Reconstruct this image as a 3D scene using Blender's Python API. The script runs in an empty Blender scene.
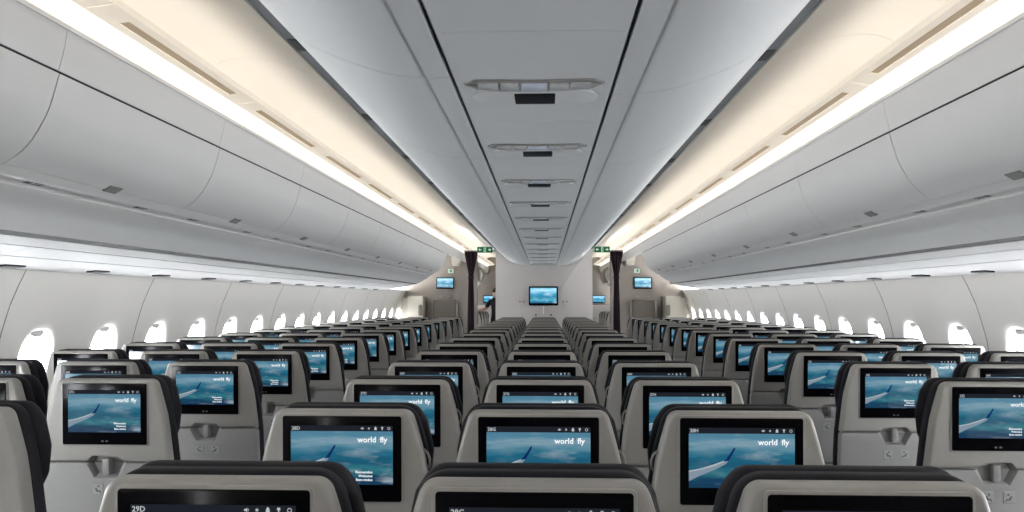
import bpy, bmesh, math, random
from mathutils import Vector, Matrix
random.seed(4)
sc = bpy.context.scene
COL = sc.collection
YS = 1.02                       # overall rise of the ceiling parts
EYE = 1.44                      # camera height above the cabin floor
R = math.radians

# ------------------------------------------------------------------ materials
def principled(name, col, rough=0.5, spec=0.5, metal=0.0, noise=0.0, nscale=30.0, bump=0.0, bscale=200.0, coat=0.0):
    m = bpy.data.materials.new(name); m.use_nodes = True
    nt = m.node_tree; b = nt.nodes['Principled BSDF']
    b.inputs['Base Color'].default_value = (*col, 1)
    b.inputs['Roughness'].default_value = rough
    b.inputs['Specular IOR Level'].default_value = spec
    b.inputs['Metallic'].default_value = metal
    b.inputs['Coat Weight'].default_value = coat
    tc = nt.nodes.new('ShaderNodeTexCoord')
    if noise > 0:
        n = nt.nodes.new('ShaderNodeTexNoise'); n.inputs['Scale'].default_value = nscale
        n.inputs['Detail'].default_value = 3
        nt.links.new(tc.outputs['Object'], n.inputs['Vector'])
        mx = nt.nodes.new('ShaderNodeMixRGB'); mx.blend_type = 'MIX'
        mx.inputs[1].default_value = (*[c * (1 - noise) for c in col], 1)
        mx.inputs[2].default_value = (*[min(1, c * (1 + noise)) for c in col], 1)
        nt.links.new(n.outputs['Fac'], mx.inputs[0])
        nt.links.new(mx.outputs[0], b.inputs['Base Color'])
    if bump > 0:
        n2 = nt.nodes.new('ShaderNodeTexNoise'); n2.inputs['Scale'].default_value = bscale
        nt.links.new(tc.outputs['Object'], n2.inputs['Vector'])
        bp = nt.nodes.new('ShaderNodeBump'); bp.inputs['Strength'].default_value = bump
        bp.inputs['Distance'].default_value = 0.002
        nt.links.new(n2.outputs['Fac'], bp.inputs['Height'])
        nt.links.new(bp.outputs['Normal'], b.inputs['Normal'])
    return m

def emission(name, col, strength):
    m = bpy.data.materials.new(name); m.use_nodes = True
    nt = m.node_tree; nt.nodes.clear()
    e = nt.nodes.new('ShaderNodeEmission'); o = nt.nodes.new('ShaderNodeOutputMaterial')
    e.inputs[0].default_value = (*col, 1); e.inputs[1].default_value = strength
    nt.links.new(e.outputs[0], o.inputs[0])
    return m

def glow(name, col, ecol, strength):
    m = principled(name, col, 0.55, 0.2); b = m.node_tree.nodes['Principled BSDF']
    b.inputs['Emission Color'].default_value = (*ecol, 1); b.inputs['Emission Strength'].default_value = strength
    return m

def screen_picture(name, strength):
    """an aerial picture on a lit screen: pale cloudy sky, blue sea, turquoise shallows, dark coast"""
    m = bpy.data.materials.new(name); m.use_nodes = True
    nt = m.node_tree; nt.nodes.clear(); L = nt.links.new
    uv = nt.nodes.new('ShaderNodeUVMap')
    sep = nt.nodes.new('ShaderNodeSeparateXYZ'); L(uv.outputs[0], sep.inputs[0])
    mp = nt.nodes.new('ShaderNodeMapping'); mp.inputs['Scale'].default_value = (1.6, 5.0, 1); L(uv.outputs[0], mp.inputs[0])
    n1 = nt.nodes.new('ShaderNodeTexNoise'); n1.inputs['Scale'].default_value = 2.2; n1.inputs['Detail'].default_value = 5
    L(mp.outputs[0], n1.inputs['Vector'])
    a = nt.nodes.new('ShaderNodeMath'); a.operation = 'MULTIPLY_ADD'; a.inputs[1].default_value = 0.35; a.inputs[2].default_value = -0.175
    L(n1.outputs['Fac'], a.inputs[0])
    v = nt.nodes.new('ShaderNodeMath'); v.operation = 'ADD'; L(sep.outputs[1], v.inputs[0]); L(a.outputs[0], v.inputs[1])
    cr = nt.nodes.new('ShaderNodeValToRGB'); L(v.outputs[0], cr.inputs[0])
    el = cr.color_ramp.elements
    el[0].position = 0.0; el[0].color = (0.012, 0.055, 0.12, 1)
    el[1].position = 1.0; el[1].color = (0.10, 0.27, 0.40, 1)
    for p, c in ((0.14, (0.012, 0.07, 0.15)), (0.27, (0.04, 0.23, 0.29)), (0.42, (0.015, 0.12, 0.21)), (0.58, (0.02, 0.17, 0.28)), (0.70, (0.11, 0.30, 0.41)), (0.82, (0.25, 0.42, 0.52)), (0.92, (0.10, 0.29, 0.42))):
        e = el.new(p); e.color = (*c, 1)
    mp2 = nt.nodes.new('ShaderNodeMapping'); mp2.inputs['Scale'].default_value = (2.2, 4.0, 1); mp2.inputs['Location'].default_value = (3.1, 1.7, 0); L(uv.outputs[0], mp2.inputs[0])
    n2 = nt.nodes.new('ShaderNodeTexNoise'); n2.inputs['Scale'].default_value = 1.6; n2.inputs['Detail'].default_value = 6; L(mp2.outputs[0], n2.inputs['Vector'])
    ma = nt.nodes.new('ShaderNodeMapRange'); ma.inputs[1].default_value = 0.50; ma.inputs[2].default_value = 0.75; L(n2.outputs['Fac'], ma.inputs[0])
    mu = nt.nodes.new('ShaderNodeMath'); mu.operation = 'MULTIPLY'; L(ma.outputs[0], mu.inputs[0]); L(sep.outputs[0], mu.inputs[1])
    mx = nt.nodes.new('ShaderNodeMixRGB'); L(mu.outputs[0], mx.inputs[0]); L(cr.outputs[0], mx.inputs[1]); mx.inputs[2].default_value = (0.42, 0.52, 0.58, 1)
    e = nt.nodes.new('ShaderNodeEmission'); e.inputs[1].default_value = strength; L(mx.outputs[0], e.inputs[0])
    g = nt.nodes.new('ShaderNodeBsdfGlossy'); g.inputs['Roughness'].default_value = 0.08; g.inputs[0].default_value = (0.045, 0.045, 0.045, 1)
    ad = nt.nodes.new('ShaderNodeAddShader'); L(e.outputs[0], ad.inputs[0]); L(g.outputs[0], ad.inputs[1])
    o = nt.nodes.new('ShaderNodeOutputMaterial'); L(ad.outputs[0], o.inputs[0])
    return m

M = {}
M['shell'] = principled('seat shell grey', (0.31, 0.30, 0.28), 0.42, 0.35, noise=0.03, nscale=60)
M['tray'] = principled('tray grey', (0.285, 0.281, 0.276), 0.5, 0.3, noise=0.03, nscale=60)
M['recess'] = principled('tray recess grey', (0.27, 0.265, 0.26), 0.5, 0.3)
M['leather'] = principled('navy leather', (0.0095, 0.0095, 0.0135), 0.6, 0.15, noise=0.15, nscale=25, bump=0.25, bscale=350)
M['bezel'] = principled('black glass', (0.003, 0.003, 0.004), 0.14, 0.07)
M['black'] = principled('black plastic', (0.006, 0.006, 0.007), 0.5, 0.12)
M['barstrip'] = emission('screen bar', (0.012, 0.014, 0.020), 1.0)
M['dimwhite'] = emission('screen dim white', (0.62, 0.66, 0.68), 0.7)
M['white_text'] = emission('screen white', (0.85, 0.9, 0.92), 0.95)
M['navy_mark'] = emission('screen navy', (0.005, 0.02, 0.10), 1.0)
M['wing'] = emission('screen wing', (0.20, 0.26, 0.32), 0.9)
M['wing_edge'] = emission('screen wing light', (0.38, 0.42, 0.46), 0.9)
M['picture'] = screen_picture('screen picture', 0.64)
M['icon_dark'] = principled('icon dark', (0.10, 0.10, 0.10), 0.5)
M['icon_light'] = principled('icon light', (0.33, 0.33, 0.32), 0.5)
M['metal'] = principled('grey metal', (0.35, 0.35, 0.36), 0.35, 0.5, 0.8)
M['bin'] = principled('bin white', (0.66, 0.65, 0.64), 0.45, 0.35, noise=0.012, nscale=6)
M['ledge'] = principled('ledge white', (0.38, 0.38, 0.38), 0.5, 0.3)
M['binlow'] = principled('bin lower grey', (0.66, 0.66, 0.655), 0.5, 0.3, noise=0.012, nscale=6)
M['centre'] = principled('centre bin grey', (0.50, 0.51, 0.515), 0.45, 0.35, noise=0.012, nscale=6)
M['cream'] = principled('aisle ceiling cream', (0.86, 0.84, 0.80), 0.55, 0.3, noise=0.012, nscale=4)
M['valance'] = principled('valance white', (0.70, 0.69, 0.68), 0.5, 0.3)
M['rail_glow'] = glow('cove diffuser', (0.8, 0.77, 0.72), (1.0, 0.87, 0.70), 0.50)  # cove rail; glow added to the material so its underside looks cream
M['dark'] = principled('dark gap', (0.03, 0.03, 0.032), 0.7, 0.2)
M['channel'] = principled('channel grey', (0.14, 0.145, 0.15), 0.6, 0.2)
M['grille'] = glow('cove grille tan', (0.50, 0.42, 0.32), (0.80, 0.62, 0.42), 0.26)  # tan glow added to brighten the speaker grilles, which give no light
M['latch'] = principled('latch grey', (0.20, 0.195, 0.19), 0.4, 0.4)
M['wall'] = principled('sidewall', (0.86, 0.84, 0.81), 0.55, 0.3, noise=0.012, nscale=8)
M['frame'] = principled('window frame', (0.74, 0.74, 0.74), 0.4, 0.4)
M['bulk'] = principled('bulkhead', (0.46, 0.44, 0.43), 0.6, 0.25, noise=0.015, nscale=8)
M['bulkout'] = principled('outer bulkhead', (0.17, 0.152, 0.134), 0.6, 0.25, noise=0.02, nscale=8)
M['carpet'] = principled('carpet', (0.03, 0.032, 0.045), 0.95, 0.1, noise=0.5, nscale=180)
M['curtain'] = principled('curtain aubergine', (0.009, 0.0045, 0.0075), 0.9, 0.1, noise=0.2, nscale=60)
M['jump'] = principled('jump seat brown grey', (0.075, 0.066, 0.055), 0.65, 0.2, noise=0.06, nscale=20)
M['cabinet'] = principled('cabinet cream', (0.26, 0.24, 0.205), 0.55, 0.3)
M['green'] = emission('exit green', (0.02, 0.12, 0.05), 0.8)
M['exit_white'] = emission('exit white', (0.62, 0.78, 0.66), 0.75)
M['cove'] = emission('cove light', (1.0, 0.90, 0.76), 1.2)
M['led'] = emission('cove led', (1.0, 0.945, 0.87), 4.2)
M['lens'] = principled('reading light lens', (0.48, 0.48, 0.48), 0.12, 0.6, noise=0.5, nscale=22)
M['lensblue'] = principled('reading light middle lens', (0.55, 0.60, 0.70), 0.1, 0.6, noise=0.25, nscale=30)
M['skin'] = principled('skin', (0.55, 0.35, 0.26), 0.5, 0.4)
M['hair'] = principled('hair', (0.03, 0.02, 0.015), 0.6, 0.3)
M['shirt'] = principled('dark shirt', (0.02, 0.018, 0.022), 0.9, 0.1)
gm = bpy.data.materials.new('window pane'); gm.use_nodes = True
nt = gm.node_tree; nt.nodes.clear()
tr = nt.nodes.new('ShaderNodeBsdfTransparent'); tr.inputs[0].default_value = (0.96, 0.97, 0.98, 1)
gl = nt.nodes.new('ShaderNodeBsdfGlossy'); gl.inputs['Roughness'].default_value = 0.05
mx = nt.nodes.new('ShaderNodeMixShader'); mx.inputs[0].default_value = 0.06
oo = nt.nodes.new('ShaderNodeOutputMaterial')
nt.links.new(tr.outputs[0], mx.inputs[1]); nt.links.new(gl.outputs[0], mx.inputs[2]); nt.links.new(mx.outputs[0], oo.inputs[0])
M['pane'] = gm

# ------------------------------------------------------------------ mesh helpers
class MB:
    def __init__(self): self.v = []; self.f = []; self.m = []; self.uv = {}
    def add(self, vs, fs, mi=0, uvs=None):
        b = len(self.v); self.v += [tuple(p) for p in vs]
        for i, f in enumerate(fs):
            self.f.append([b + k for k in f]); self.m.append(mi)
            if uvs: self.uv[len(self.f) - 1] = [uvs[k] for k in f]
    def mesh(self, name, mats, smooth=35, normals=True):
        me = bpy.data.meshes.new(name)
        me.from_pydata(self.v, [], self.f)
        for mm in mats: me.materials.append(M[mm])
        for p, i in zip(me.polygons, self.m): p.material_index = i; p.use_smooth = bool(smooth)
        if self.uv:
            ul = me.uv_layers.new(name='UVMap')
            for fi, us in self.uv.items():
                for li, u in zip(me.polygons[fi].loop_indices, us): ul.data[li].uv = u
        if normals:
            bm = bmesh.new(); bm.from_mesh(me); bmesh.ops.recalc_face_normals(bm, faces=bm.faces); bm.to_mesh(me); bm.free()
        if smooth: me.set_sharp_from_angle(angle=R(smooth))
        me.update()
        return me

def link(name, me, parent=None, loc=None):
    o = bpy.data.objects.new(name, me); COL.objects.link(o)
    if parent: o.parent = parent
    if loc: o.location = loc
    return o
def tag(o, label, cat, group=None):
    o['label'] = label; o['category'] = cat
    if group: o['group'] = group
    return o
def empty(name, loc, label, cat, group=None):
    o = bpy.data.objects.new(name, None); COL.objects.link(o); o.location = loc; o.empty_display_size = 0.1
    return tag(o, label, cat, group)
def struct(o):
    o['kind'] = 'structure'; return o

def rounded(pts, rad, seg=6):
    """outline with rounded corners; pts counter-clockwise"""
    out = []; n = len(pts)
    for i, p in enumerate(pts):
        r = rad[i] if isinstance(rad, (list, tuple)) else rad
        p = Vector(p); a = Vector(pts[i - 1]); b = Vector(pts[(i + 1) % n])
        if r <= 0: out.append((p.x, p.y)); continue
        u = (a - p).normalized(); w = (b - p).normalized()
        ang = u.angle(w); t = min(r / math.tan(ang / 2), (a - p).length * .48, (b - p).length * .48)
        rr = t * math.tan(ang / 2)
        c = p + (u + w).normalized() * (rr / math.sin(ang / 2))
        p0 = p + u * t; p1 = p + w * t
        a0 = math.atan2(p0.y - c.y, p0.x - c.x); a1 = math.atan2(p1.y - c.y, p1.x - c.x)
        d = (a1 - a0 + math.pi) % (2 * math.pi) - math.pi
        for k in range(seg + 1):
            q = a0 + d * k / seg; out.append((c.x + rr * math.cos(q), c.y + rr * math.sin(q)))
    return out
def inset(ol, d):
    n = len(ol); res = []
    for i in range(n):
        p = Vector(ol[i]); a = Vector(ol[i - 1]); b = Vector(ol[(i + 1) % n])
        e1 = (p - a); e2 = (b - p)
        n1 = Vector((-e1.y, e1.x)).normalized() if e1.length > 1e-9 else Vector((0, 0))
        n2 = Vector((-e2.y, e2.x)).normalized() if e2.length > 1e-9 else n1
        nn = (n1 + n2); nn = nn.normalized() if nn.length > 1e-6 else n1
        k = max(0.5, nn.dot(n1)) if n1.length else 1
        q = p + nn * d / k; res.append((q.x, q.y))
    return res
def slab(mb, ol, y0, y1, bev=0.004, seg=3, mi=0, fn=None, backbev=True):
    """outline in (x, z), counter-clockwise seen from -y, given depth y0..y1 with rounded edges"""
    rings = []
    for k in range(seg + 1):
        t = k / seg * math.pi / 2
        rings.append((y0 + bev * (1 - math.sin(t)), bev * (1 - math.cos(t)) * 1.0) if False else (y0 + bev * (1 - math.cos(math.pi / 2 - t)) if False else y0 + bev * (1 - math.sin(math.pi / 2 - t)), bev * (1 - math.cos(math.pi / 2 - t))))
    # rings above run from the front face (deep inset) to the side
    rings = [(y0 + bev * (1 - math.cos(k / seg * math.pi / 2)), bev * (1 - math.sin(k / seg * math.pi / 2))) for k in range(seg + 1)]
    if backbev: rings += [(y1 - (y - y0), ins) for y, ins in reversed(rings)]
    else: rings.append((y1, 0))
    vs = []; n = len(ol)
    for y, ins in rings:
        for (x, z) in inset(ol, ins): vs.append((x, y, z))
    fs = []
    for r in range(len(rings) - 1):
        for i in range(n):
            j = (i + 1) % n
            fs.append((r * n + i, r * n + j, (r + 1) * n + j, (r + 1) * n + i))
    fs.append(tuple(range(n - 1, -1, -1))); fs.append(tuple((len(rings) - 1) * n + i for i in range(n)))
    if fn: vs = [fn(p) for p in vs]
    mb.add(vs, fs, mi)
def rect(x0, z0, x1, z1, r=0.0, seg=4):
    return rounded([(x0, z0), (x1, z0), (x1, z1), (x0, z1)], r, seg) if r else [(x0, z0), (x1, z0), (x1, z1), (x0, z1)]
def box(mb, x0, x1, y0, y1, z0, z1, bev=0.004, mi=0, seg=2):
    x0, x1 = min(x0, x1), max(x0, x1)
    slab(mb, rect(x0, z0, x1, z1), y0, y1, bev, seg, mi)
def thick(prof, t):
    """closed cross-section: the open profile (X, Y) and its copy pushed by t along the normal"""
    n = len(prof); off = []
    for i in range(n):
        a = Vector(prof[max(0, i - 1)]); b = Vector(prof[min(n - 1, i + 1)])
        d = (b - a).normalized(); off.append((prof[i][0] - d.y * t, prof[i][1] + d.x * t))
    return list(prof) + off[::-1]
def smoothprof(prof, k=4):
    """Catmull-Rom through the points"""
    P = [Vector(p) for p in prof]; out = []
    for i in range(len(P) - 1):
        p0 = P[max(0, i - 1)]; p1 = P[i]; p2 = P[i + 1]; p3 = P[min(len(P) - 1, i + 2)]
        for j in range(k):
            t = j / k
            q = 0.5 * ((2 * p1) + (p2 - p0) * t + (2 * p0 - 5 * p1 + 4 * p2 - p3) * t * t + (3 * p1 - p0 - 3 * p2 + p3) * t ** 3)
            out.append((q.x, q.y))
    out.append(tuple(P[-1])); return out
def sweep(mb, closed, y0, y1, s=1, mi=0, oy=0.0, caps=True):
    """closed cross-section (X, Y above eye height) run along the cabin, mirrored by s"""
    n = len(closed)
    vs = [(s * x, y0 - oy, EYE + h * YS) for x, h in closed] + [(s * x, y1 - oy, EYE + h * YS) for x, h in closed]
    fs = [(i, (i + 1) % n, n + (i + 1) % n, n + i) for i in range(n)]
    if caps: fs += [tuple(range(n)), tuple(range(2 * n - 1, n - 1, -1))]
    mb.add(vs, fs, mi)
def tube(mb, pts, r, n=8, mi=0):
    P = [Vector(p) for p in pts]; rings = []
    for i, p in enumerate(P):
        d = (P[min(i + 1, len(P) - 1)] - P[max(i - 1, 0)]).normalized()
        u = d.cross(Vector((0, 0, 1))); u = u.normalized() if u.length > 1e-4 else Vector((1, 0, 0))
        w = d.cross(u)
        rings.append([p + (u * math.cos(a) + w * math.sin(a)) * r for a in [2 * math.pi * k / n for k in range(n)]])
    vs = [q for rg in rings for q in rg]
    fs = [(a * n + k, a * n + (k + 1) % n, (a + 1) * n + (k + 1) % n, (a + 1) * n + k) for a in range(len(P) - 1) for k in range(n)]
    fs += [tuple(range(n)), tuple((len(P) - 1) * n + k for k in range(n))]
    mb.add(vs, fs, mi)
def disc(mb, cx, cz, y, r, n=12, mi=0, t=0.002, fn=None):
    slab(mb, [(cx + r * math.cos(2 * math.pi * k / n), cz + r * math.sin(2 * math.pi * k / n)) for k in range(n)], y - t, y, min(t * .4, r * .3), 1, mi, fn)

def text_polys(s, size, bold=0.0):
    cu = bpy.data.curves.new('txt', 'FONT'); cu.body = s; cu.size = size; cu.resolution_u = 2; cu.offset = bold
    o = bpy.data.objects.new('txt', cu); COL.objects.link(o)
    dg = bpy.context.evaluated_depsgraph_get(); dg.update()
    me = bpy.data.meshes.new_from_object(o.evaluated_get(dg))
    vs = [tuple(v.co) for v in me.vertices]; fs = [tuple(p.vertices) for p in me.polygons]
    bpy.data.objects.remove(o); bpy.data.curves.remove(cu); bpy.data.meshes.remove(me)
    return vs, fs
def text(mb, s, size, x, z, y, mi, align='l', fn=None, bold=0.0):
    vs, fs = text_polys(s, size, bold)
    if not vs: return
    w0 = min(v[0] for v in vs); w1 = max(v[0] for v in vs)
    dx = {'l': -w0, 'r': -w1, 'c': -(w0 + w1) / 2}[align]
    q = [(v[0] + dx + x, y, v[1] + z) for v in vs]
    if fn: q = [fn(p) for p in q]
    mb.add(q, fs, mi)
def poly(mb, pts, y, mi, fn=None):
    q = [(x, y, z) for x, z in pts]
    if fn: q = [fn(p) for p in q]
    mb.add(q, [tuple(range(len(pts)))], mi)
def ordinal(n):
    return ['nearest', 'second', 'third', 'fourth', 'fifth', 'sixth', 'seventh', 'eighth', 'ninth', 'tenth', 'eleventh', 'twelfth', 'thirteenth', 'fourteenth', 'fifteenth', 'sixteenth', 'seventeenth', 'eighteenth', 'nineteenth', 'twentieth', 'twenty-first', 'twenty-second'][n]

def boolean_cut(me, cutter_me):
    a = bpy.data.objects.new('a', me); b = bpy.data.objects.new('b', cutter_me)
    COL.objects.link(a); COL.objects.link(b)
    md = a.modifiers.new('cut', 'BOOLEAN'); md.operation = 'DIFFERENCE'; md.object = b; md.solver = 'EXACT'
    dg = bpy.context.evaluated_depsgraph_get(); dg.update()
    res = bpy.data.meshes.new_from_object(a.evaluated_get(dg))
    bpy.data.objects.remove(a); bpy.data.objects.remove(b)
    res.set_sharp_from_angle(angle=R(35))
    return res

# ------------------------------------------------------------------ the seat
ZT = EYE - 0.288            # top of the hard shell
LEAN = math.tan(R(3.5))
def lean(p):                # the seat back leans towards the passenger behind
    return (p[0], p[1] + (ZT - p[2]) * LEAN, p[2])
JOINT = ZT - 0.302
def half_width(dz):         # half width of the shell dz below its top
    pts = [(0, .178), (.06, .197), (.14, .217), (.30, .236), (.45, .242), (.80, .236)]
    for (a, wa), (b, wb) in zip(pts, pts[1:]):
        if dz <= b: return wa + (wb - wa) * (dz - a) / (b - a)
    return pts[-1][1]
def back_outline(d0, d1, grow=0.0, rtop=0.045, rbot=0.0, up=0.0):
    ds = [d1]; right = []
    n = 7
    for k in range(n + 1):
        d = d1 + (d0 - d1) * k / n
        right.append((half_width(max(d, 0)) + grow, ZT - d + (up if k == n else 0)))
    left = [(-x, z) for x, z in reversed(right)]
    pts = right + left
    rad = [0.0] * len(pts)
    rad[0] = rbot; rad[-1] = rbot; rad[n] = rtop; rad[n + 1] = rtop
    return rounded(pts, rad, 7)

# tray latch recess cutter: a shallow trapezoid cup across the joint
def recess_cutter():
    mb = MB()
    zj = JOINT
    f = [(-.078, zj - .004), (-.046, zj - .060), (.046, zj - .060), (.078, zj - .004), (.050, zj + .024), (-.050, zj + .024)]
    b = [(-.056, zj - .004), (-.036, zj - .044), (.036, zj - .044), (.056, zj - .004), (.042, zj + .018), (-.042, zj + .018)]
    vs = [lean((x, -.02, z)) for x, z in f] + [lean((x, .0, z)) for x, z in f] + [lean((x, .026, z)) for x, z in b]
    fs = []
    for a in (0, 6):
        fs += [(a + i, a + (i + 1) % 6, a + 6 + (i + 1) % 6, a + 6 + i) for i in range(6)]
    fs += [tuple(range(5, -1, -1)), tuple(range(12, 18))]
    mb.add(vs, fs, 0)
    return mb.mesh('cutter', ['recess'], smooth=0)

PARTS = []     # (part name, mesh, parent index or None, distance up to which it is kept)
mb = MB(); slab(mb, back_outline(0, .302), 0, .050, .013, 5, 0, lean)
shell_me = boolean_cut(mb.mesh('shell', ['shell']), recess_cutter())
mb = MB(); slab(mb, back_outline(.305, .60, 0.0, 0.014, 0.03), .003, .045, .006, 3, 0, lean)
tray_me = boolean_cut(mb.mesh('tray_table', ['tray']), recess_cutter())
mb = MB(); slab(mb, back_outline(.604, .80, 0.0, 0.014, 0.03), .006, .050, .008, 3, 0, lean)
lower_me = mb.mesh('lower_back', ['tray'])
# dark upholstery behind the shell and the headrest in front of it
mb = MB(); slab(mb, back_outline(-.006, .74, 0.006, 0.055, 0.02), .040, .095, .018, 4, 0, lean)
cushion_me = mb.mesh('back_cushion', ['leather'], 50)
def head_outline():
    right = [(.188, ZT - .255), (.216, ZT - .20), (.224, ZT - .12), (.206, ZT - .04), (.176, ZT + .006)]
    pts = right + [(-x, z) for x, z in reversed(right)]
    rad = [.04, .05, .05, .03, .05]; rad = rad + rad[::-1]
    return rounded(pts, rad, 6)
mb = MB(); slab(mb, head_outline(), .088, .155, .028, 5, 0, lean)
head_me = mb.mesh('headrest', ['leather'], 50)
# screen
BX, BT, BB = .156, ZT - .014, ZT - .237
mb = MB(); slab(mb, rect(-BX - .006, BB - .006, BX + .006, BT + .006, .010), -.004, .010, .003, 2, 0, lean)
lip_me = mb.mesh('screen_surround', ['shell'])
mb = MB(); slab(mb, rect(-BX, BB, BX, BT, .006), -.0065, .008, .0015, 2, 0, lean)
for i, dx in enumerate((-.012, .004)):
    poly(mb, rect(dx, BB + .010, dx + .009, BB + .016), -.0069, 1, lean)
screen_me = mb.mesh('screen', ['bezel', 'icon_dark'])
DX0, DX1, DZ1 = -.134, .134, BT - .024
DZ0 = DZ1 - .154; BAR = DZ1 - .015
def display_mesh():
    mb = MB(); y = -.0072
    q = [lean((x, y, z)) for x, z in rect(DX0, DZ0, DX1, BAR)]
    mb.add(q, [(0, 1, 2, 3)], 0, [(0, 0), (1, 0), (1, 1), (0, 1)])
    poly(mb, rect(DX0, BAR, DX1, DZ1), y, 1, lean)
    W, H = DX1 - DX0, BAR - DZ0
    P = lambda u, v: (DX0 + u * W, DZ0 + v * H)
    # wing with its upturned blue tip
    poly(mb, [P(*p) for p in ((0, .12), (.10, .22), (.24, .33), (.35, .44), (.375, .50), (.335, .485), (.24, .41), (.12, .345), (0, .30))], y - .0003, 2, lean)
    poly(mb, [P(*p) for p in ((.0, .29), (.12, .335), (.24, .40), (.335, .48), (.33, .50), (.23, .43), (.12, .36), (0, .315))], y - .0005, 3, lean)
    poly(mb, [P(*p) for p in ((.335, .49), (.378, .50), (.435, .70), (.442, .745), (.425, .735), (.385, .62))], y - .0005, 4, lean)
    a = P(.835, .795); text(mb, 'world', .0205, a[0], a[1], y - .0005, 5, 'r', lean, .0004)
    a = P(.875, .795); text(mb, 'fly', .0205, a[0], a[1], y - .0005, 5, 'l', lean, .0004)
    a = P(.852, .87); poly(mb, [(a[0] - .0015, a[1] - .003), (a[0] + .0020, a[1] + .001), (a[0] + .0012, a[1] + .007)], y - .0005, 4, lean)
    for i, t in enumerate(('Bienvenidos', 'Welcome', 'Bem-vindos')):
        a = P(.80, .215 - i * .072); text(mb, t, .0092, a[0], a[1], y - .0005, 5, 'r', lean, .0002)
    # status icons in the bar: speaker, sun, bell, lamp, power ring
    zc = (BAR + DZ1) / 2; xs = [DX1 - .080 + i * .0175 for i in range(5)]; r = .0034
    poly(mb, [(xs[0] - r, zc - .0015), (xs[0] - .001, zc - .0015), (xs[0] + .002, zc - r), (xs[0] + .002, zc + r), (xs[0] - .001, zc + .0015), (xs[0] - r, zc + .0015)], y - .0004, 6, lean)
    poly(mb, [(xs[0] + .0032, zc - .002), (xs[0] + .0042, zc - .002), (xs[0] + .0042, zc + .002), (xs[0] + .0032, zc + .002)], y - .0004, 6, lean)
    poly(mb, [(xs[1] + (r if k % 2 == 0 else r * .45) * math.cos(k * math.pi / 8), zc + (r if k % 2 == 0 else r * .45) * math.sin(k * math.pi / 8)) for k in range(16)], y - .0004, 6, lean)
    poly(mb, [(xs[2] - .0034, zc - .004), (xs[2] + .0034, zc - .004), (xs[2] + .0028, zc + .001), (xs[2] + .0012, zc + .0045), (xs[2] - .0012, zc + .0045), (xs[2] - .0028, zc + .001)], y - .0004, 6, lean)
    poly(mb, [(xs[3] - .001, zc - .0045), (xs[3] + .001, zc - .0045), (xs[3] + .001, zc), (xs[3] + .003, zc + .0005), (xs[3] + .002, zc + .0042), (xs[3] - .002, zc + .0042), (xs[3] - .003, zc + .0005), (xs[3] - .001, zc)], y - .0004, 6, lean)
    n = 14
    o = [lean((xs[4] + .0038 * math.cos(2 * math.pi * k / n), y - .0004, zc + .0038 * math.sin(2 * math.pi * k / n))) for k in range(n)]
    i_ = [lean((xs[4] + .0026 * math.cos(2 * math.pi * k / n), y - .0004, zc + .0026 * math.sin(2 * math.pi * k / n))) for k in range(n)]
    mb.add(o + i_, [(k, (k + 1) % n, n + (k + 1) % n, n + k) for k in range(n)], 6)
    return mb.mesh('display', ['picture', 'barstrip', 'wing', 'wing_edge', 'navy_mark', 'white_text', 'dimwhite'], 0, False)
display_me = display_mesh()
def number_mesh(s):
    mb = MB(); text(mb, s, .0125, DX0 + .003, BAR + .0032, -.0077, 0, 'l', lean, .0002)
    return mb.mesh('seat_number', ['dimwhite'], 0, False)
# latch in the recess
mb = MB(); slab(mb, rect(-.013, JOINT - .047, .013, JOINT + .014, .006), -.001, .030, .004, 2, 0, lean)
latch_me = mb.mesh('latch', ['tray'])
# belt and life-vest pictograms
def pictogram(cx, flip):
    mb = MB(); zc = JOINT - .098; y = .0015
    slab(mb, rect(cx - .021, zc - .021, cx + .021, zc + .021, .003), y, .006, .0008, 1, 0, lean)
    f = -1 if flip else 1
    slab(mb, rect(cx - .018, zc - .018, cx + .018, zc + .018, .002), y - .0006, y + .002, .0003, 1, 1, lean)
    disc(mb, cx + f * .004, zc + .010, y - .0006, .0042, 10, 2, .0008, lean)
    pts = [(-.010, .004), (-.004, -.010), (.008, -.010), (.012, -.016), (.015, -.014), (.011, -.005), (.002, -.004), (-.004, .006)]
    pts = [(cx + f * x, zc + z) for x, z in pts]
    if f < 0: pts = pts[::-1]
    poly(mb, pts, y - .0013, 2, lean)
    return mb.mesh('pictogram', ['tray', 'icon_light', 'icon_dark'], 0)
pic_a, pic_b = pictogram(-.031, False), pictogram(.043, True)
# coat hook on the shell's shoulder
def hook_mesh(s):
    mb = MB(); w = half_width(.13)
    pts = [lean((s * (w - .006), .03, ZT - .105)), lean((s * (w + .006), .028, ZT - .115)), lean((s * (w + .011), .028, ZT - .130)), lean((s * (w + .010), .03, ZT - .148)), lean((s * (w + .002), .034, ZT - .160))]
    tube(mb, pts, .0036, 8)
    return mb.mesh('coat_hook', ['shell'])
hook_r, hook_l = hook_mesh(1), hook_mesh(-1)
YB = (ZT - .45) * LEAN
mb = MB(); slab(mb, rounded([(-.225, .34), (.225, .34), (.235, .46), (-.235, .46)], .03, 4), YB + .075, YB + .52, .03, 4)
pan_me = mb.mesh('seat_cushion', ['leather'], 50)
mb = MB(); slab(mb, rounded([(-.007, .565), (.007, .565), (.0075, .60), (-.0075, .60)], .004, 3), YB - .0, YB + .36, .005, 3)
slab(mb, rect(-.007, .36, .007, .57, .003), YB + .02, YB + .09, .004, 2)
arm_me = mb.mesh('armrest', ['recess'])
def leg_mesh(s):
    mb = MB(); slab(mb, rounded([(s * .17 - .02, 0), (s * .17 + .02, 0), (s * .17 + .015, .345), (s * .17 - .015, .345)], .004, 2), YB + .18, YB + .24, .004, 2)
    return mb.mesh('leg', ['metal'])
leg_a, leg_b = leg_mesh(-1), leg_mesh(1)

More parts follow.
